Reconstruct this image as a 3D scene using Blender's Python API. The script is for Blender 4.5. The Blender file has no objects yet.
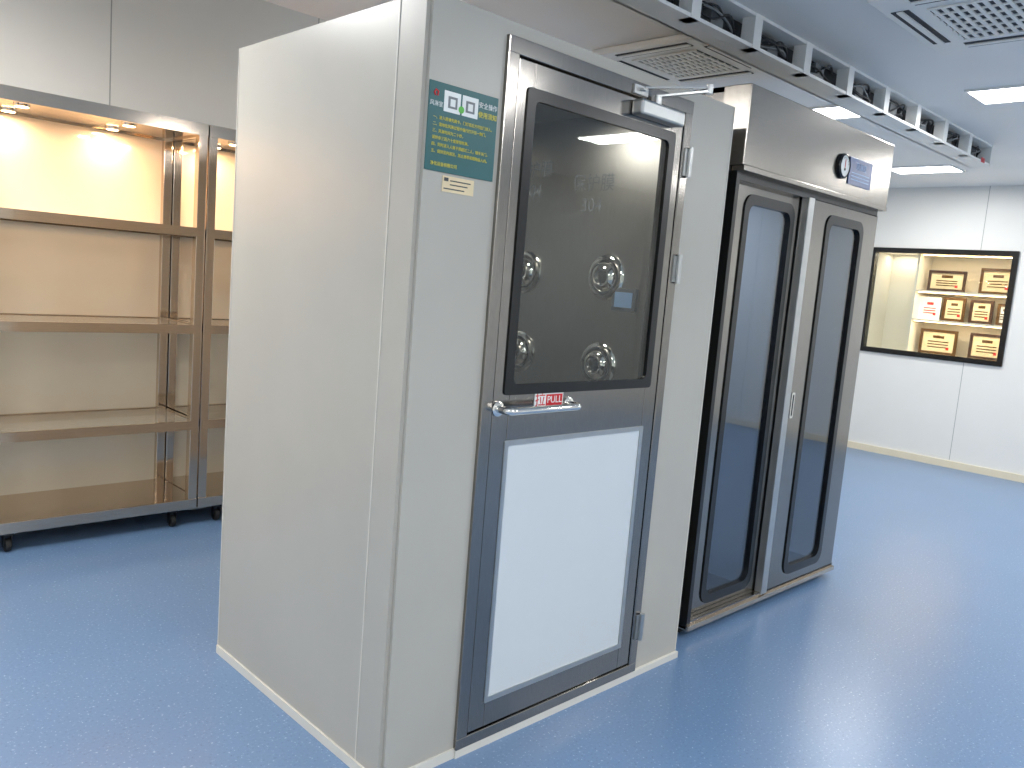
import bpy, bmesh, math, random
from mathutils import Matrix, Vector
random.seed(4)
S=bpy.context.scene
S.view_settings.view_transform='Standard'
S.view_settings.look='None'
COL=S.collection

# ------------------------------------------------------------ materials
def s2l(c):
    return tuple(((x/255)/12.92 if x/255<=0.04045 else ((x/255+0.055)/1.055)**2.4) for x in c)+(1,)
def mat(name,rgb,rough=0.5,metal=0.0,noise=0.0,nscale=20,stretch=(1,1,1),bump=0.0,coat=0.0,emis=None,estr=0,spec=0.5):
    m=bpy.data.materials.new(name); m.use_nodes=True
    nt=m.node_tree; b=nt.nodes['Principled BSDF']
    b.inputs['Base Color'].default_value=s2l(rgb)
    b.inputs['Roughness'].default_value=rough
    b.inputs['Metallic'].default_value=metal
    b.inputs['Coat Weight'].default_value=coat
    b.inputs['Specular IOR Level'].default_value=spec
    if emis:
        b.inputs['Emission Color'].default_value=s2l(emis); b.inputs['Emission Strength'].default_value=estr
    tc=nt.nodes.new('ShaderNodeTexCoord'); mp=nt.nodes.new('ShaderNodeMapping')
    mp.inputs['Scale'].default_value=stretch
    n=nt.nodes.new('ShaderNodeTexNoise'); n.inputs['Scale'].default_value=nscale; n.inputs['Detail'].default_value=3
    nt.links.new(tc.outputs['Object'],mp.inputs[0]); nt.links.new(mp.outputs[0],n.inputs['Vector'])
    if noise>0:
        mr=nt.nodes.new('ShaderNodeMapRange'); mr.inputs['To Min'].default_value=1-noise; mr.inputs['To Max'].default_value=1+noise
        mr.inputs['From Min'].default_value=0.3; mr.inputs['From Max'].default_value=0.7
        nt.links.new(n.outputs['Fac'],mr.inputs['Value'])
        mx=nt.nodes.new('ShaderNodeVectorMath'); mx.operation='SCALE'
        mx.inputs[0].default_value=s2l(rgb)[:3]
        nt.links.new(mr.outputs[0],mx.inputs['Scale']); nt.links.new(mx.outputs[0],b.inputs['Base Color'])
        m2=nt.nodes.new('ShaderNodeMapRange'); m2.inputs['To Min'].default_value=max(0.02,rough*(1-noise)); m2.inputs['To Max'].default_value=rough*(1+noise)
        nt.links.new(n.outputs['Fac'],m2.inputs['Value']); nt.links.new(m2.outputs[0],b.inputs['Roughness'])
    if bump>0:
        bp=nt.nodes.new('ShaderNodeBump'); bp.inputs['Strength'].default_value=bump; bp.inputs['Distance'].default_value=0.002
        nt.links.new(n.outputs['Fac'],bp.inputs['Height']); nt.links.new(bp.outputs[0],b.inputs['Normal'])
    return m
def glass(name,tint=(235,240,240),refl=1.0,milk=0.0,milkcol=(225,230,225)):
    m=bpy.data.materials.new(name); m.use_nodes=True; nt=m.node_tree; nt.nodes.clear()
    o=nt.nodes.new('ShaderNodeOutputMaterial'); t=nt.nodes.new('ShaderNodeBsdfTransparent'); t.inputs[0].default_value=s2l(tint)
    g=nt.nodes.new('ShaderNodeBsdfGlossy'); g.inputs['Roughness'].default_value=0.02
    f=nt.nodes.new('ShaderNodeFresnel')
    ge=nt.nodes.new('ShaderNodeNewGeometry'); mi=nt.nodes.new('ShaderNodeMath'); mi.operation='MULTIPLY_ADD'
    mi.inputs[1].default_value=1/1.5-1.5; mi.inputs[2].default_value=1.5
    nt.links.new(ge.outputs['Backfacing'],mi.inputs[0]); nt.links.new(mi.outputs[0],f.inputs[0])
    mu=nt.nodes.new('ShaderNodeMath'); mu.operation='MULTIPLY'; mu.inputs[1].default_value=refl; mu.use_clamp=True
    mx=nt.nodes.new('ShaderNodeMixShader'); nt.links.new(f.outputs[0],mu.inputs[0]); nt.links.new(mu.outputs[0],mx.inputs[0])
    d=nt.nodes.new('ShaderNodeBsdfDiffuse'); d.inputs[0].default_value=s2l(milkcol)
    m0=nt.nodes.new('ShaderNodeMixShader'); m0.inputs[0].default_value=milk
    nt.links.new(t.outputs[0],m0.inputs[1]); nt.links.new(d.outputs[0],m0.inputs[2])
    nt.links.new(m0.outputs[0],mx.inputs[1]); nt.links.new(g.outputs[0],mx.inputs[2]); nt.links.new(mx.outputs[0],o.inputs[0])
    return m
M={}
M['wall']=mat('wall_panel_paint',(230,229,224),0.4,noise=0.02,nscale=2)
M['ceil']=mat('ceiling_paint',(240,238,234),0.5,noise=0.02,nscale=2)
M['seam']=mat('panel_seam',(165,167,163),0.6)
M['base']=mat('cove_base_cream',(225,215,190),0.5)
M['coat']=mat('powder_coat_grey',(175,172,163),0.3,noise=0.03,nscale=3,bump=0.0)
M['coatl']=mat('powder_coat_edge',(212,209,200),0.4)
M['steel']=mat('brushed_steel',(160,154,146),0.22,1,noise=0.10,nscale=30,stretch=(1,1,30),bump=0.03)
M['steelv']=mat('brushed_steel_vertical',(146,142,137),0.16,1,noise=0.12,nscale=30,stretch=(30,30,1),bump=0.03)
M['steeld']=mat('interior_steel',(168,165,160),0.35,1,noise=0.08,nscale=20,stretch=(30,30,1))
M['steel_warmlit']=mat('warm_lit_steel',(208,192,174),0.12,1,noise=0.08,nscale=25,stretch=(1,30,30))  # steel tinted warm, so reflected lamp glow sits in the colour
M['chrome']=mat('chrome',(225,223,218),0.08,1)
M['alu']=mat('aluminium_satin',(185,187,186),0.3,0.9,noise=0.04,nscale=20)
M['black']=mat('black_gasket',(14,15,16),0.25)
M['rubber']=mat('black_rubber',(22,22,22),0.7)
M['white']=mat('white_panel',(203,209,212),0.3,noise=0.01,nscale=6)
M['plastic']=mat('white_plastic',(238,238,234),0.4)
M['dark']=mat('recess_shade',(50,52,56),0.7)  # dark tone paints the shade inside slots and bays
M['grill']=mat('grille_grey',(120,124,126),0.5)
M['backp']=mat('shelf_back_glass',(220,213,195),0.06,noise=0.03,nscale=2,spec=0.8)
M['teal']=mat('teal_sign',(18,90,92),0.35,noise=0.04,nscale=10)
M['signw']=mat('sign_white',(232,235,232),0.4)
M['yellow']=mat('sign_yellow',(225,210,70),0.4)
M['red']=mat('sign_red',(200,30,35),0.4)
M['blue']=mat('nameplate_blue',(38,72,125),0.3)
M['lblue']=mat('nameplate_print',(130,165,205),0.4)
M['green']=mat('sign_green',(90,180,70),0.4)
M['ink']=mat('ink',(60,65,70),0.5)
M['gold']=mat('gold_frame',(98,70,38),0.3,0.4,noise=0.1)
M['cream']=mat('certificate_paper',(224,206,168),0.5,noise=0.06,nscale=15)
M['wood']=mat('dark_wood_frame',(60,36,22),0.4,noise=0.1)
M['niche']=mat('niche_paint',(232,226,212),0.45)
M['lamp']=mat('led_diffuser',(255,255,255),0.5,emis=(250,252,255),estr=14)
M['warm']=mat('warm_lamp',(255,230,190),0.5,emis=(255,215,160),estr=14)
M['pale']=mat('cabinet_liner',(182,190,198),0.4)
M['cable']=mat('cable',(30,32,36),0.5)
M['g_booth']=glass('booth_glass',(243,245,243),1.1)
M['g_cab']=glass('cabinet_glass',(200,213,226),1.7)
M['g_clear']=glass('clear_glass',(248,250,248),0.8)
M['g_shelf']=glass('frosted_shelf',(244,240,232),1.0,0.35,(220,214,198))
def floor_mat():
    m=bpy.data.materials.new('blue_speckled_vinyl'); m.use_nodes=True; nt=m.node_tree; b=nt.nodes['Principled BSDF']
    tc=nt.nodes.new('ShaderNodeTexCoord')
    v=nt.nodes.new('ShaderNodeTexNoise'); v.inputs['Scale'].default_value=110; v.inputs['Detail'].default_value=2
    n2=nt.nodes.new('ShaderNodeTexNoise'); n2.inputs['Scale'].default_value=2.0
    nt.links.new(tc.outputs['Object'],v.inputs['Vector']); nt.links.new(tc.outputs['Object'],n2.inputs['Vector'])
    r=nt.nodes.new('ShaderNodeValToRGB'); e=r.color_ramp.elements
    e[0].position=0.30; e[0].color=s2l((86,112,145)); e[1].position=0.37; e[1].color=s2l((101,130,165))
    a=e.new(0.65); a.color=s2l((104,133,168)); a=e.new(0.71); a.color=s2l((162,182,204))
    nt.links.new(v.outputs['Fac'],r.inputs[0])
    h=nt.nodes.new('ShaderNodeHueSaturation'); mr=nt.nodes.new('ShaderNodeMapRange'); mr.inputs['To Min'].default_value=.94; mr.inputs['To Max'].default_value=1.06
    nt.links.new(n2.outputs['Fac'],mr.inputs['Value']); nt.links.new(mr.outputs[0],h.inputs['Value']); nt.links.new(r.outputs[0],h.inputs['Color'])
    nt.links.new(h.outputs[0],b.inputs['Base Color'])
    b.inputs['Roughness'].default_value=0.29; b.inputs['Specular IOR Level'].default_value=0.55
    return m
M['floor']=floor_mat()

# ------------------------------------------------------------ geometry helpers
def group(name,loc):
    e=bpy.data.objects.new(name,None); e.empty_display_size=.1; e.location=loc; COL.objects.link(e); return e
def link(o,parent):
    COL.objects.link(o)
    if parent:
        o.parent=parent; o.matrix_parent_inverse=Matrix.Translation(-Vector(parent.location))
    return o
def meshobj(name,bm,m,parent=None,smooth=False):
    me=bpy.data.meshes.new(name); bmesh.ops.recalc_face_normals(bm,faces=bm.faces); bm.to_mesh(me); bm.free()
    for mm in (m if isinstance(m,list) else [m]): me.materials.append(mm)
    if smooth:
        for p in me.polygons: p.use_smooth=True
    o=bpy.data.objects.new(name,me); return link(o,parent)
def addbox(bm,x0,x1,y0,y1,z0,z1,bev=0,mi=0):
    g=bmesh.ops.create_cube(bm,size=1)
    vs=g['verts']
    bmesh.ops.scale(bm,vec=(x1-x0,y1-y0,z1-z0),verts=vs)
    bmesh.ops.translate(bm,vec=((x0+x1)/2,(y0+y1)/2,(z0+z1)/2),verts=vs)
    fs=set(f for v in vs for f in v.link_faces)
    for f in fs: f.material_index=mi
    if bev>0:
        es=list(set(e for v in vs for e in v.link_edges))
        bmesh.ops.bevel(bm,geom=es,offset=bev,segments=2,affect='EDGES',profile=.5)
def boxes(name,lst,m,parent=None,bev=0):
    bm=bmesh.new()
    for b in lst: addbox(bm,*b[:6],bev=bev,mi=(b[6] if len(b)>6 else 0))
    return meshobj(name,bm,m,parent)
def box(name,x0,x1,y0,y1,z0,z1,m,parent=None,bev=0):
    return boxes(name,[(x0,x1,y0,y1,z0,z1)],m,parent,bev)
def rrect(x0,x1,z0,z1,r,n=8):
    pts=[]
    for cx,cz,a0 in ((x1-r,z1-r,0),(x0+r,z1-r,90),(x0+r,z0+r,180),(x1-r,z0+r,270)):
        for i in range(n+1):
            a=math.radians(a0+90*i/n); pts.append((cx+r*math.cos(a),cz+r*math.sin(a)))
    return pts
def ring(name,o,i,ro,ri,y0,y1,m,parent,plane='XZ'):
    """rounded rectangular ring; o,i = (a0,a1,z0,z1)"""
    bm=bmesh.new(); A=rrect(*o,ro); B=rrect(*i,ri); n=len(A)
    def V(p,y): return bm.verts.new((p[0],y,p[1]) if plane=='XZ' else (y,p[0],p[1]))
    a0=[V(p,y0) for p in A]; b0=[V(p,y0) for p in B]; a1=[V(p,y1) for p in A]; b1=[V(p,y1) for p in B]
    for k in range(n):
        j=(k+1)%n
        for q in ((a0[k],a0[j],b0[j],b0[k]),(a1[k],b1[k],b1[j],a1[j]),(a0[k],a1[k],a1[j],a0[j]),(b0[k],b0[j],b1[j],b1[k])): bm.faces.new(q)
    return meshobj(name,bm,m,parent)
def plate(name,o,r,y0,y1,m,parent,plane='XZ'):
    bm=bmesh.new(); A=rrect(*o,r)
    def V(p,y): return bm.verts.new((p[0],y,p[1]) if plane=='XZ' else (y,p[0],p[1]))
    a=[V(p,y0) for p in A]; b=[V(p,y1) for p in A]; n=len(A)
    bm.faces.new(a); bm.faces.new(list(reversed(b)))
    for k in range(n):
        j=(k+1)%n; bm.faces.new((a[k],b[k],b[j],a[j]))
    return meshobj(name,bm,m,parent)
def lathe(name,prof,loc,axis,m,parent,n=32):
    bm=bmesh.new(); z=Vector((0,0,1)).rotation_difference(Vector(axis)).to_matrix()
    rows=[]
    for r,h in prof:
        rows.append([bm.verts.new(Vector(loc)+z@Vector((r*math.cos(2*math.pi*k/n),r*math.sin(2*math.pi*k/n),h))) for k in range(n)])
    for a,b in zip(rows,rows[1:]):
        for k in range(n):
            j=(k+1)%n; bm.faces.new((a[k],a[j],b[j],b[k]))
    bm.faces.new(rows[0]); bm.faces.new(rows[-1])
    o=meshobj(name,bm,m,parent,True)
    md=o.modifiers.new('e','EDGE_SPLIT'); md.split_angle=math.radians(40)
    return o
def tube(name,pts,r,m,parent,res=4):
    c=bpy.data.curves.new(name,'CURVE'); c.dimensions='3D'; c.bevel_depth=r; c.bevel_resolution=res; c.use_fill_caps=True
    s=c.splines.new('POLY'); s.points.add(len(pts)-1)
    for p,q in zip(s.points,pts): p.co=(*q,1)
    c.materials.append(m); o=bpy.data.objects.new(name,c); return link(o,parent)
def smooth_path(pts,rad=0.02,n=6):
    P=[Vector(p) for p in pts]; out=[P[0]]
    for a,b,c in zip(P,P[1:],P[2:]):
        p=b+(a-b).normalized()*rad; q=b+(c-b).normalized()*rad
        for i in range(n+1):
            t=i/n; out.append((1-t)**2*p+2*t*(1-t)*b+t*t*q)
    out.append(P[-1]); return out
def text(name,body,x,y,z,size,m,parent,align='CENTER',rot=(math.pi/2,0,0)):
    c=bpy.data.curves.new(name,'FONT'); c.body=body; c.size=size; c.align_x=align; c.align_y='CENTER'; c.extrude=0.0003
    c.materials.append(m); o=bpy.data.objects.new(name,c); o.location=(x,y,z); o.rotation_euler=rot; return link(o,parent)
def area(name,loc,sx,sy,power,col,parent=None,rot=(0,0,0)):
    l=bpy.data.lights.new(name,'AREA'); l.shape='RECTANGLE'; l.size=sx; l.size_y=sy; l.energy=power; l.color=col
    o=bpy.data.objects.new(name,l); o.location=loc; o.rotation_euler=rot; return link(o,parent)

# ------------------------------------------------------------ room
XL,XR,YF,YB,HC,HU,YS=-3.6,7.022,-4.6,2.95,2.6,3.02,2.04
box('floor',XL-.1,XR+.6,YF-.1,YB+.1,-.1,0,M['floor'])
boxes('ceiling',[(XL-.1,XR+.6,YF-.1,YS,HC,HC+.12),(XL-.1,XR+.6,YS-.06,YS,HC,HU),(XL-.1,XR+.6,YS-.06,YB+.1,HU,HU+.1)],M['ceil'])
box('wall_back',XL-.1,XR+.1,YB,YB+.1,0,HU,M['wall'])
box('wall_left',XL-.1,XL,YF,YB,0,HU,M['wall'])
box('wall_front',XL-.1,XR+.1,YF-.1,YF,0,HC,M['wall'])
ny0,ny1,nz0,nz1=.52,1.75,1.03,1.99
boxes('wall_right',[(XR,XR+.1,YF,ny0,0,HC),(XR,XR+.1,ny1,YB,0,HU),(XR,XR+.1,ny0,ny1,0,nz0),(XR,XR+.1,ny0,ny1,nz1,HC),(XR,XR+.1,YS-.05,YB,HC,HU)],M['wall'])
boxes('trim_1',[(x,x+.006,YB-.0015,YB,0,HU) for x in (-2.15,-.96,.227,1.41,2.6,3.8)],M['seam'])
boxes('trim_2',[(XR-.0015,XR,y,y+.005,0.07,HC) for y in (-4.0,-2.8,-1.6,-.4,2.0)]+[(XR-.0015,XR,.8,.805,.07,nz0-.03),(XR-.0015,XR,.8,.805,nz1+.03,HC)],M['seam'])
box('baseboard_right',XR-.015,XR,YF,YB-.02,0,.065,M['base'])
box('baseboard_back',XL,XR-.02,YB-.015,YB,0,.065,M['base'])

# ------------------------------------------------------------ display niche
g=group('display_cabinet',(XR+.2,(ny0+ny1)/2,nz0))
a,b_=XR+.1,XR+.46
ring('frame',(ny0-.035,ny1+.035,nz0-.035,nz1+.035),(ny0+.012,ny1-.012,nz0+.012,nz1-.012),.005,.005,XR-.02,XR+.06,M['black'],g,'YZ')
boxes('box_liner',[(b_,b_+.02,ny0-.02,ny1+.02,nz0-.02,nz1+.02),(a,b_,ny0-.02,ny1+.02,nz0-.02,nz0),(a,b_,ny0-.02,ny1+.02,nz1,nz1+.02),
  (a,b_,ny0-.02,ny0,nz0,nz1),(a,b_,ny1,ny1+.02,nz0,nz1)],M['niche'],g)
box('divider',a+.02,b_,1.36,1.38,nz0,nz1,M['niche'],g)
boxes('shelf_boards',[(a+.02,b_,ny0,1.36,1.345,1.36),(a+.02,b_,ny0,1.36,1.625,1.64)],M['niche'],g)
box('glass_pane',XR+.03,XR+.036,ny0,ny1,nz0,nz1,M['g_clear'],g)
for z in (nz1-.012,1.342,1.622):
    box('led_strip',a+.03,a+.05,ny0+.02,1.34,z-.006,z,M['warm'],g)
    area('strip_light',(a+.06,.94,z-.012),.05,.75,1.8,(1,.86,.66),g)
area('strip_light_side',(b_-.12,1.56,nz1-.01),.05,.3,1.4,(1,.90,.74),g)
def plaque(y,z,w,h,fm,k):
    e=group('award_plaque',(XR+.28,y,z))
    ring('frame_rim',(y-w/2,y+w/2,z,z+h),(y-w/2+.025,y+w/2-.025,z+.025,z+h-.025),.003,.003,XR+.26,XR+.28,fm,e,'YZ')
    inner=M['signw'] if k%3==2 else M['cream']
    box('certificate',XR+.27,XR+.276,y-w/2+.02,y+w/2-.02,z+.02,z+h-.02,inner,e)
    ink=M['red'] if k==2 else M['gold']
    boxes('lettering',[(XR+.2685,XR+.27,y-w*.28,y+w*.28,z+h*f,z+h*f+.010) for f in (.27,.38,.49)]+[(XR+.2685,XR+.27,y-w*.15,y+w*.15,z+h*.65,z+h*.65+.026)],ink,e)
    box('seal',XR+.268,XR+.27,y-w*.3,y-w*.3+.025,z+h*.2,z+h*.2+.025,M['red'],e)
    box('easel_foot',XR+.28,XR+.36,y-.02,y+.02,z,z+.012,fm,e)
for k,(y,z,w,h,fm) in enumerate(((1.14,1.64,.34,.2,'wood'),(.70,1.64,.3,.24,'gold'),(1.26,1.36,.2,.22,'signw'),(1.04,1.36,.2,.23,'gold'),(.80,1.36,.2,.22,'wood'),(.60,1.36,.13,.2,'gold'),
   (1.14,1.03,.34,.24,'gold'),(.71,1.03,.3,.24,'wood'))):
    plaque(y,z,w,h,M[fm],k)

# ------------------------------------------------------------ air shower booth
W,D,H=1.404,1.01,2.1
g=group('air_shower_booth',(W/2,D/2,0))
jx0,jx1,jz=.262,1.132,2.062
bm=bmesh.new(); addbox(bm,0,jx0,0,D,0,H); 
es=[e for e in bm.edges if all(v.co.x<1e-4 and v.co.y<1e-4 for v in e.verts)]
bmesh.ops.bevel(bm,geom=es,offset=.012,segments=4,affect='EDGES')
addbox(bm,jx1,W,0,D,0,H); addbox(bm,jx0,jx1,0,D,jz,H); addbox(bm,jx0,jx1,D-.04,D,0,jz); addbox(bm,jx0,jx1,.05,D-.04,0,.045)
meshobj('body_shell',bm,M['coat'],g)
boxes('panel_joint',[(-.002,0,.118,.122,.03,H),(-.002,0,D-.004,D,.03,H),(W-.004,W,-.002,0,.03,H)],M['coatl'],g)
boxes('base_skirt',[(-.006,0,0,D,0,.03),(-.006,jx0,-.006,0,0,.03),(jx0,W+.004,-.012,0,0,.024)],M['coatl'],g)
boxes('inner_liner',[(jx1-.006,jx1-.001,.06,D-.05,.05,jz-.01),(jx0+.001,jx0+.006,.06,D-.05,.05,jz-.01),(jx0+.006,jx1-.006,D-.05,D-.042,.05,jz-.01),(jx0+.006,jx1-.006,.06,D-.05,jz-.012,jz-.002)],M['steeld'],g)
ring('rear_window_gasket',(jx0+.12,jx1-.12,1.08,1.9),(jx0+.16,jx1-.16,1.12,1.86),.03,.02,D-.056,D-.05,M['black'],g)
plate('rear_window',(jx0+.15,jx1-.15,1.11,1.87),.02,D-.053,D-.0505,M['grill'],g)
for (ny,nz) in ((.295,1.455),(.72,1.455),(.295,1.125),(.72,1.125),(.295,.75),(.72,.75)):
    for sx,xx in ((-1,jx1-.006),(1,jx0+.006)):
        lathe('air_nozzle',[(.086,0),(.086,.006),(.078,.014),(.068,.016),(.064,.010)],(xx,ny,nz),(sx,0,0),M['chrome'],g)
        lathe('air_nozzle_gap',[(.064,.0),(.064,.0105)],(xx,ny,nz),(sx,0,0),M['black'],g)
        lathe('air_nozzle_ball',[(.057,.0106),(.055,.020),(.047,.030),(.036,.036),(.030,.034),(.026,.020),(.0,.018)],(xx,ny,nz),(sx,0,0),M['chrome'],g)
        lathe('air_nozzle_core',[(.024,.019),(.024,.022),(.0,.0225)],(xx,ny,nz),(sx,0,0),M['black'],g,20)
lathe('booth_fill_lamp',[(.07,0),(.07,.012),(.06,.018)],((jx0+jx1)/2,.5,jz-.012),(0,0,-1),M['plastic'],g)  # lamp added out of sight to brighten the booth interior
area('booth_fill_light',((jx0+jx1)/2,.5,jz-.035),.12,.12,4.8,(1,.96,.90),g)  # added fill light for the booth interior
boxes('inner_sign_panel',[(jx1-.02,jx1-.006,.14,.25,1.335,1.42)],M['ink'],g,.003)  # added panel standing in for a small bluish sign
box('inner_sign_face',jx1-.0215,jx1-.02,.155,.235,1.35,1.405,M['lblue'],g)
for k,(yy,zz,t) in enumerate(((.72,1.86,'保护膜'),(.72,1.78,'304'),(.40,1.80,'保护膜'),(.40,1.72,'304'))):
    text('film_print',t,jx1-.0075,yy,zz,.07,M['grill'],g,'CENTER',(math.pi/2,0,-math.pi/2))
boxes('door_jamb',[(jx0,jx0+.042,-.012,.05,.024,jz),(jx1-.042,jx1,-.012,.05,.024,jz),(jx0,jx1,-.0125,.05,jz-.045,jz),(jx0,jx1,-.0125,.05,.024,.06)],M['steelv'],g,bev=.003)
lx0,lx1,lz0,lz1=jx0+.046,jx1-.046,.064,jz-.05
boxes('door_leaf',[(lx0,.372,-.008,.03,lz0,lz1),(1.022,lx1,-.008,.03,lz0,lz1),(.372,1.022,-.008,.03,lz0,.15),(.372,1.022,-.008,.03,.945,1.10),(.372,1.022,-.008,.03,1.93,lz1)],M['steelv'],g,bev=.002)
ring('window_gasket',(.345,1.045,1.088,1.945),(.378,1.012,1.118,1.913),.012,.02,-.013,.0,M['black'],g)
plate('window_glass',(.374,1.016,1.112,1.918),.02,-.006,-.001,M['g_booth'],g)
ring('lower_bead',(.365,1.03,.142,.953),(.38,1.014,.158,.938),.004,.004,-.011,.0,M['alu'],g)
box('lower_panel',.372,1.022,-.007,.02,.15,.945,M['white'],g)
tube('pull_handle',smooth_path([(.325,-.008,1.05),(.325,-.062,1.05),(.625,-.062,1.05),(.625,-.008,1.05)],.02),.0115,M['chrome'],g)
for x in (.325,.625): lathe('handle_rose',[(.022,0),(.022,.006),(.014,.009)],(x,-.008,1.05),(0,-1,0),M['chrome'],g)
for z in (1.86,1.50,.20):
    lathe('hinge',[(.009,-.05),(.009,.05)],(jx1-.006,-.022,z),(0,0,1),M['alu'],g,16)
    box('hinge_leaf',jx1-.03,jx1+.012,-.0165,-.012,z-.045,z+.045,M['alu'],g)
box('closer_body',.80,1.03,-.054,-.009,1.957,2.005,M['alu'],g,.008)
lathe('closer_spindle',[(.013,0),(.013,.028)],(.90,-.032,2.005),(0,0,1),M['alu'],g,20)
boxes('closer_bracket',[(.795,.865,-.02,-.0125,2.022,2.05),(.82,.84,-.035,-.02,2.034,2.04)],M['alu'],g,.001)
def bar(name,p,q,w,h,m,parent):
    p,q=Vector(p),Vector(q); d=q-p; bm=bmesh.new(); bmesh.ops.create_cube(bm,size=1)
    bmesh.ops.scale(bm,vec=(d.length,w,h),verts=bm.verts)
    x=d.normalized(); y=Vector((0,0,1)).cross(x).normalized(); z=x.cross(y)
    Mx=Matrix((x,y,z)).transposed().to_4x4(); Mx.translation=(p+q)/2
    bmesh.ops.transform(bm,matrix=Mx,verts=bm.verts); return meshobj(name,bm,m,parent)
bar('closer_arm',(.90,-.032,2.030),(1.02,-.14,2.060),.02,.006,M['alu'],g)
bar('closer_forearm',(.83,-.032,2.042),(1.02,-.14,2.071),.013,.006,M['chrome'],g)
lathe('closer_elbow',[(.012,-.012),(.012,.016)],(1.02,-.14,2.064),(0,0,1),M['alu'],g,16)
boxes('pull_sign',[(.475,.60,-.0105,-.0085,1.012+.03,1.092)],M['signw'],g)
text('pull_sign_char','拉',.498,-.0112,1.067,.046,M['red'],g)
box('pull_sign_red',.524,.596,-.0112,-.0104,1.05,1.084,M['red'],g)
text('pull_sign_text','PULL',.56,-.0122,1.067,.03,M['signw'],g)
sx0,sx1,sz0,sz1=.014,.246,1.675,1.892
box('instruction_sign',sx0,sx1,-.003,-.0002,sz0,sz1,M['teal'],g)
Y=-.0036
boxes('sign_icons',[(.062,.116,Y,-.003,1.825,1.876),(.122,.176,Y,-.003,1.825,1.876)],M['signw'],g)
boxes('sign_icon_art',[(.075,.105,Y-.0006,Y,1.835,1.864),(.134,.164,Y-.0006,Y,1.835,1.864)],M['grill'],g)
boxes('sign_icon_art_inner',[(.082,.098,Y-.0012,Y-.0006,1.84,1.858),(.141,.157,Y-.0012,Y-.0006,1.84,1.858)],M['signw'],g)
lathe('sign_dot',[(.009,0),(.009,.001)],(.119,Y-.0006,1.838),(0,-1,0),M['green'],g,20)
tube('sign_logo',[(.034,Y,1.858),(.029,Y,1.864),(.034,Y,1.872),(.042,Y,1.868),(.04,Y,1.858)],.0022,M['red'],g,2)
text('sign_title','风淋室',.038,Y,1.838,.014,M['signw'],g)
text('sign_title_b','安全操作',.211,Y,1.862,.0165,M['signw'],g)
text('sign_title_c','使用须知',.211,Y,1.838,.0165,M['yellow'],g)
L=['一、进入前请先刷卡，门灯亮后方可拉门进入。','二、请勿在风淋过程中强行打开另一侧门。','三、风淋时间为二十秒，','请转身三百六十度接受吹淋。','四、同时进入人数不得超过二人，随手关门。','五、保持室内清洁，禁止携带易燃物品入内。']
for i,t in enumerate(L):
    text('sign_line',t,.03,Y,1.806-i*.0165,.0098,M['yellow'],g,'LEFT')
text('sign_line','净化设备有限公司',.03,Y,1.693,.011,M['yellow'],g,'LEFT')
box('small_label',.075,.182,-.0018,-.0002,1.628,1.668,M['cream'],g)
boxes('small_label_print',[(.08,.094,-.0024,-.0018,1.655,1.664),(.1,.17,-.0024,-.0018,1.656,1.659),(.1,.16,-.0024,-.0018,1.646,1.649),(.08,.15,-.0024,-.0018,1.635,1.638)],M['ink'],g)

# ------------------------------------------------------------ stainless sliding door air shower
X0,X1,Y0,Y1,Z1=1.58,2.945,.072,1.02,2.228
g=group('sliding_door_air_shower',((X0+X1)/2,(Y0+Y1)/2,0))
box('gap_plinth',X0+.03,X1-.03,Y0+.05,Y1-.03,0,.045,M['rubber'],g)  # black block paints the dark gap under the body
boxes('body_shell',[(X0,X0+.02,Y0+.03,Y1,.04,Z1),(X1-.02,X1,Y0+.03,Y1,.04,Z1),(X0,X1,Y1-.02,Y1,.04,Z1),(X0,X1,Y0+.02,Y1,Z1-.02,Z1),(X0,X1,Y0+.0,Y1,.04,.07)],M['steelv'],g)
boxes('liner',[(X0+.02,X0+.025,Y0+.1,Y1-.02,.07,1.9),(X1-.025,X1-.02,Y0+.1,Y1-.02,.07,1.9),(X0+.02,X1-.02,Y1-.03,Y1-.02,.07,1.9),(X0+.02,X1-.02,Y0+.1,Y1-.02,1.91,1.93)],M['pale'],g)
boxes('inner_partition',[(2.20,2.215,Y0+.12,Y1-.03,.07,1.91)],M['pale'],g)
area('cabinet_lamp',(1.9,.6,1.90),.3,.1,3.0,(.97,.98,1),g)  # added lights that brighten the interior behind the glass
area('cabinet_fill_b',(2.6,.6,1.90),.3,.1,.6,(.75,.87,1),g)
boxes('header',[(X0-.01,X1+.005,Y0-.03,Y0+.09,1.925,Z1)],M['steel'],g,.004)
boxes('header_lip',[(X0-.005,X1+.002,Y0-.035,Y0+.02,1.905,1.925)],M['steel'],g,.002)
boxes('door_track',[(X0+.02,X1-.02,Y0-.0,Y0+.09,1.875,1.905)],M['black'],g)
boxes('sill_track',[(X0,X1,Y0-.012,Y0+.09,.035,.055),(X0+.02,X1-.02,Y0+.02,Y0+.025,.055,.07),(X0+.02,X1-.02,Y0+.06,Y0+.065,.055,.07)],M['steel_warmlit'],g)  # warm tint puts the golden light on the sill into its colour
box('side_gap_shade',X0-.002,X0+.022,Y0-.004,Y0+.05,.05,1.905,M['black'],g)  # black strip paints the dark gap beside the door
def sdoor(n,x0,x1,ya,yb,wx0,wx1,wz0,wz1):
    boxes(n+'_frame',[(x0,wx0+.01,ya,yb,.06,1.88),(wx1-.01,x1,ya,yb,.06,1.88),(wx0+.01,wx1-.01,ya,yb,.06,wz0+.02),(wx0+.01,wx1-.01,ya,yb,wz1-.02,1.88)],M['steelv'],g)
    ring(n+'_gasket',(wx0,wx1,wz0,wz1),(wx0+.035,wx1-.035,wz0+.04,wz1-.04),.06,.045,ya-.006,yb,M['black'],g)
    plate(n+'_glass',(wx0+.02,wx1-.02,wz0+.03,wz1-.03),.04,ya+.008,ya+.013,M['g_cab'],g)
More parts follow.
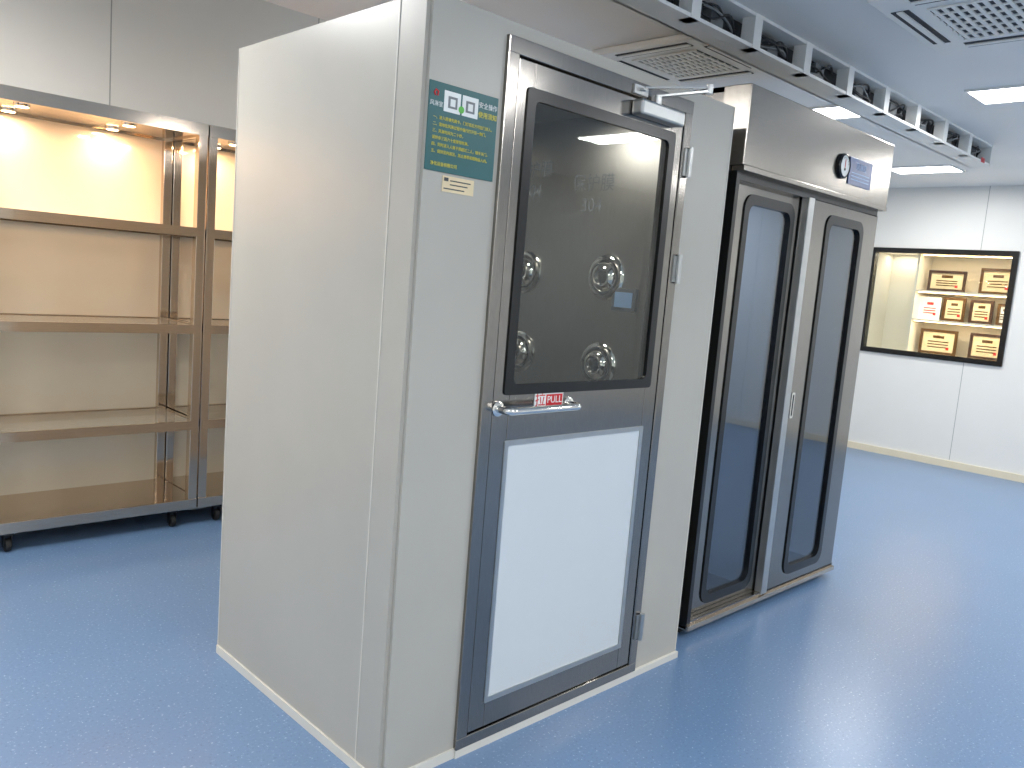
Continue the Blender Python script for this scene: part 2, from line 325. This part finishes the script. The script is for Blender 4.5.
sdoor('door_leaf_a',X0+.025,2.21,Y0+.035,Y0+.062,1.72,2.14,.10,1.84)
sdoor('door_leaf_b',2.19,X1-.01,Y0,Y0+.028,2.38,2.78,.11,1.83)
box('reflection_strip',2.185,2.235,Y0-.008,Y0+.03,.06,1.88,M['alu'],g,.003)  # pale strip modelled for a reflection in the door glass
ring('recess_pull',(2.255,2.285,.89,1.01),(2.263,2.277,.90,1.0),.008,.006,Y0-.003,Y0,M['chrome'],g)
plate('recess_pull_cup',(2.263,2.277,.90,1.0),.006,Y0-.001,Y0-.0002,M['black'],g)
yh=Y0-.03
lathe('gauge_bezel',[(.056,0),(.056,.012),(.048,.018),(.046,.012)],(2.405,yh,2.045),(0,-1,0),M['black'],g)
lathe('gauge_face',[(.046,0),(.046,.0135)],(2.405,yh,2.045),(0,-1,0),M['signw'],g)
lathe('gauge_hub',[(.006,0),(.006,.003)],(2.405,yh-.0135,2.03),(0,-1,0),M['black'],g,12)
boxes('gauge_needle',[(2.404,2.407,yh-.0155,yh-.0137,2.03,2.075)],M['red'],g)
boxes('gauge_ticks',[(2.405+.038*math.sin(t)-.0015,2.405+.038*math.sin(t)+.0015,yh-.0145,yh-.0135,2.045+.038*math.cos(t)-.003,2.045+.038*math.cos(t)+.003) for t in [math.radians(k) for k in range(-70,71,20)]],M['ink'],g)
box('nameplate',2.475,2.72,yh-.004,yh,1.978,2.10,M['blue'],g,.001)
text('nameplate_text','风淋室',2.60,yh-.0045,2.062,.038,M['lblue'],g)
boxes('nameplate_print',[(2.50,2.695,yh-.0046,yh-.004,z,z+.005) for z in (2.03,2.015,2.0)],M['lblue'],g)

# ------------------------------------------------------------ shelves
def rack(x0,x1,lights):
    y0,y1=2.44,2.92
    g=group('storage_shelf_rack',((x0+x1)/2,(y0+y1)/2,0)); p=.045
    boxes('posts',[(x,x+p,y,y+p,.085,2.05) for x in (x0,x1-p) for y in (y0,y1-p)],M['steel_warmlit'],g,.003)
    boxes('top_canopy',[(x0,x1,y0-.004,y0+.02,2.004,2.062),(x0,x1,y1-.02,y1,2.004,2.062),(x0,x0+.02,y0,y1,2.004,2.062),(x1-.02,x1,y0,y1,2.004,2.062),(x0+.01,x1-.01,y0+.01,y1-.01,2.012,2.03)],M['steel_warmlit'],g)
    box('back_panel',x0+.01,x1-.01,y1-.012,y1-.004,.10,2.01,M['backp'],g)
    for z in (1.55,1.06,.56):
        boxes('shelf_rim',[(x0+.01,x1-.01,y0-.002,y0+.02,z-.045,z),(x0+.01,x1-.01,y1-.035,y1-.015,z-.045,z),(x0+.005,x0+.02,y0+.02,y1-.02,z-.045,z),(x1-.02,x1-.005,y0+.02,y1-.02,z-.045,z)],M['steel_warmlit'],g)
        box('shelf_board',x0+.02,x1-.02,y0+.02,y1-.035,z-.012,z-.004,M['g_shelf'],g)
    boxes('bottom_shelf',[(x0,x1,y0-.003,y1,.09,.145)],M['steel_warmlit'],g,.003)
    for x in lights:
      for yy in (2.57,2.80):
        lathe('puck_lamp_rim',[(.034,0),(.034,.008),(.028,.01)],(x,yy,2.012),(0,0,-1),M['chrome'],g,24)
        lathe('puck_lamp',[(.027,0),(.027,.0115)],(x,yy,2.012),(0,0,-1),M['warm'],g,24)
        l=bpy.data.lights.new('puck_light','AREA'); l.shape='DISK'; l.size=.05; l.energy=2.6; l.color=(1,.62,.35)
        o=bpy.data.objects.new('puck_light',l); o.location=(x,yy,1.997); link(o,g)
    for x in (x0+.115,x1-.115):
        for y in (y0+.03,y1-.05):
            lathe('caster_wheel',[(.012,-.011),(.028,-.011),(.03,-.006),(.03,.006),(.028,.011),(.012,.011)],(x,y,.0305),(1,0,0),M['rubber'],g,20)
            boxes('caster_fork',[(x-.018,x-.014,y-.014,y+.014,.02,.078),(x+.014,x+.018,y-.014,y+.014,.02,.078),(x-.022,x+.022,y-.022,y+.022,.078,.09)],M['black'],g)
rack(-.45,.53,(-.26,.196))
rack(.537,1.52,(.73,1.19))
rack(-1.44,-.457,(-1.25,-.75))

# ------------------------------------------------------------ ceiling fixtures
def lightpanel(x,y,sx,sy,p,HC=HC):
    g=group('ceiling_light_panel',(x,y,HC))
    boxes('rim',[(x-sx/2-.012,x+sx/2+.012,y-sy/2-.012,y-sy/2,HC-.012,HC),(x-sx/2-.012,x+sx/2+.012,y+sy/2,y+sy/2+.012,HC-.012,HC),
       (x-sx/2-.012,x-sx/2,y-sy/2,y+sy/2,HC-.012,HC),(x+sx/2,x+sx/2+.012,y-sy/2,y+sy/2,HC-.012,HC)],M['plastic'],g)
    box('diffuser',x-sx/2,x+sx/2,y-sy/2,y+sy/2,HC-.008,HC,M['lamp'],g)
    area('panel_light',(x,y,HC-.014),sx,sy,p,(1,.99,.965),g)
P=22.5
lightpanel(3.71,.72,.3,.3,P*.6); lightpanel(3.66,-.22,.3,.3,P*.6); lightpanel(5.96,1.0,.3,.5,P)
for x,y in ((-2.2,1.0),(-2.2,-1.2),(-2.2,-3.2),(.1,-2.2),(.1,-3.8),(2.2,-2.4),(3.9,-2.6),(6.0,-1.2),(6.0,-3.2),(-.7,1.5)):
    lightpanel(x,y,.3,.6,P)
lightpanel(-1.6,2.4,.6,.3,P*.35,HU); lightpanel(2.6,2.4,.6,.3,P*.5,HU)  # unseen panels, added to brighten the wall above the racks

def cassette(x,y,s):
    g=group('ceiling_air_conditioner',(x,y,HC)); h=s/2
    box('fascia',x-h,x+h,y-h,y+h,HC-.035,HC,M['plastic'],g,.012)
    q=h*.56
    box('grille_shade',x-q,x+q,y-q,y+q,HC-.037,HC-.034,M['dark'],g)  # flat dark sheet paints the shade behind the slats
    n=12
    boxes('grille_slats',[(x-q,x+q,y-q+2*q*(k+.5)/n-.008,y-q+2*q*(k+.5)/n+.008,HC-.042,HC-.036) for k in range(n)]+[(x-q+2*q*k/6-.006,x-q+2*q*k/6+.006,y-q,y+q,HC-.043,HC-.036) for k in range(7)],M['plastic'],g)
    a=h*.72; b=h*.90; c=h*.62
    boxes('outlet_shade',[(x-c,x+c,y-b,y-a,HC-.037,HC-.034),(x-c,x+c,y+a,y+b,HC-.037,HC-.034),(x-b,x-a,y-c,y+c,HC-.037,HC-.034),(x+a,x+b,y-c,y+c,HC-.037,HC-.034)],M['dark'],g)  # flat dark strips paint the shade in the air outlets
    k=(a+b)/2; t=.012
    boxes('louvers',[(x-c,x+c,y-k-t,y-k+t,HC-.042,HC-.036),(x-c,x+c,y+k-t,y+k+t,HC-.042,HC-.036),(x-k-t,x-k+t,y-c,y+c,HC-.042,HC-.036),(x+k-t,x+k+t,y-c,y+c,HC-.042,HC-.036)],M['plastic'],g)
cassette(2.29,.87,.68)
cassette(2.29,-.58,.76)

g=group('ceiling_cable_trunking',(3.1,.32,2.46))
bx0,bx1,by0,by1,bz0=1.0,5.1,.25,.39,2.46
boxes('housing',[(bx0,bx1,by0,by1,bz0,bz0+.014),(bx0,bx1,by1-.01,by1,bz0,HC),(bx0,bx1,by0,by1,HC-.012,HC),(bx0,bx0+.01,by0,by1,bz0,HC),(bx1-.01,bx1,by0,by1,bz0,HC)],M['plastic'],g)
nb=9; st=(bx1-bx0)/nb
boxes('bay_dividers',[(bx0+k*st-.03,bx0+k*st+.03,by0-.002,by0+.06,bz0,HC) for k in range(1,nb)],M['plastic'],g)
box('bay_back',bx0+.01,bx1-.01,by0+.10,by0+.11,bz0+.014,HC-.012,M['dark'],g)
for k in range(nb):
    x=bx0+(k+.5)*st
    for j in range(4):
        r=random.uniform
        pts=[Vector((x-st*.4,by0+.08,bz0+r(.04,.12))),Vector((x-st*.15,by0+r(.01,.06),bz0+r(.03,.11))),Vector((x+st*.12,by0+r(.01,.06),bz0+r(.03,.12))),Vector((x+st*.4,by0+.08,bz0+r(.04,.12)))]
        tube('cable',smooth_path(pts,.05),.005,M['cable'] if j else M['grill'],g,2)
    boxes('junction_box',[(x-.05,x+.04,by0+.05,by0+.1,bz0+.03,bz0+.1)],M['grill'],g)
box('warning_label',bx1-.2,bx1-.13,by0-.003,by0-.001,bz0+.0,bz0+.03,M['red'],g)

# ------------------------------------------------------------ world
w=bpy.data.worlds.new('world'); S.world=w; w.use_nodes=True
w.node_tree.nodes['Background'].inputs[0].default_value=(.7,.8,.9,1); w.node_tree.nodes['Background'].inputs[1].default_value=.3

# ------------------------------------------------------------ camera
f=819.33;a,b,c=.7913,.1261,-.0807
fw=Vector((math.cos(a)*math.cos(b),math.sin(a)*math.cos(b),-math.sin(b)))
r=fw.cross(Vector((0,0,1))).normalized(); d=fw.cross(r)
r2=math.cos(c)*r+math.sin(c)*d; d2=-math.sin(c)*r+math.cos(c)*d
cam=bpy.data.cameras.new('camera'); cam.sensor_width=36; cam.lens=f*36/1024; cam.clip_start=.05
o=bpy.data.objects.new('camera',cam); COL.objects.link(o)
mw=Matrix((r2,-d2,-fw)).transposed().to_4x4(); mw.translation=(-1.2749,-1.6795,1.4178); o.matrix_world=mw
S.camera=o
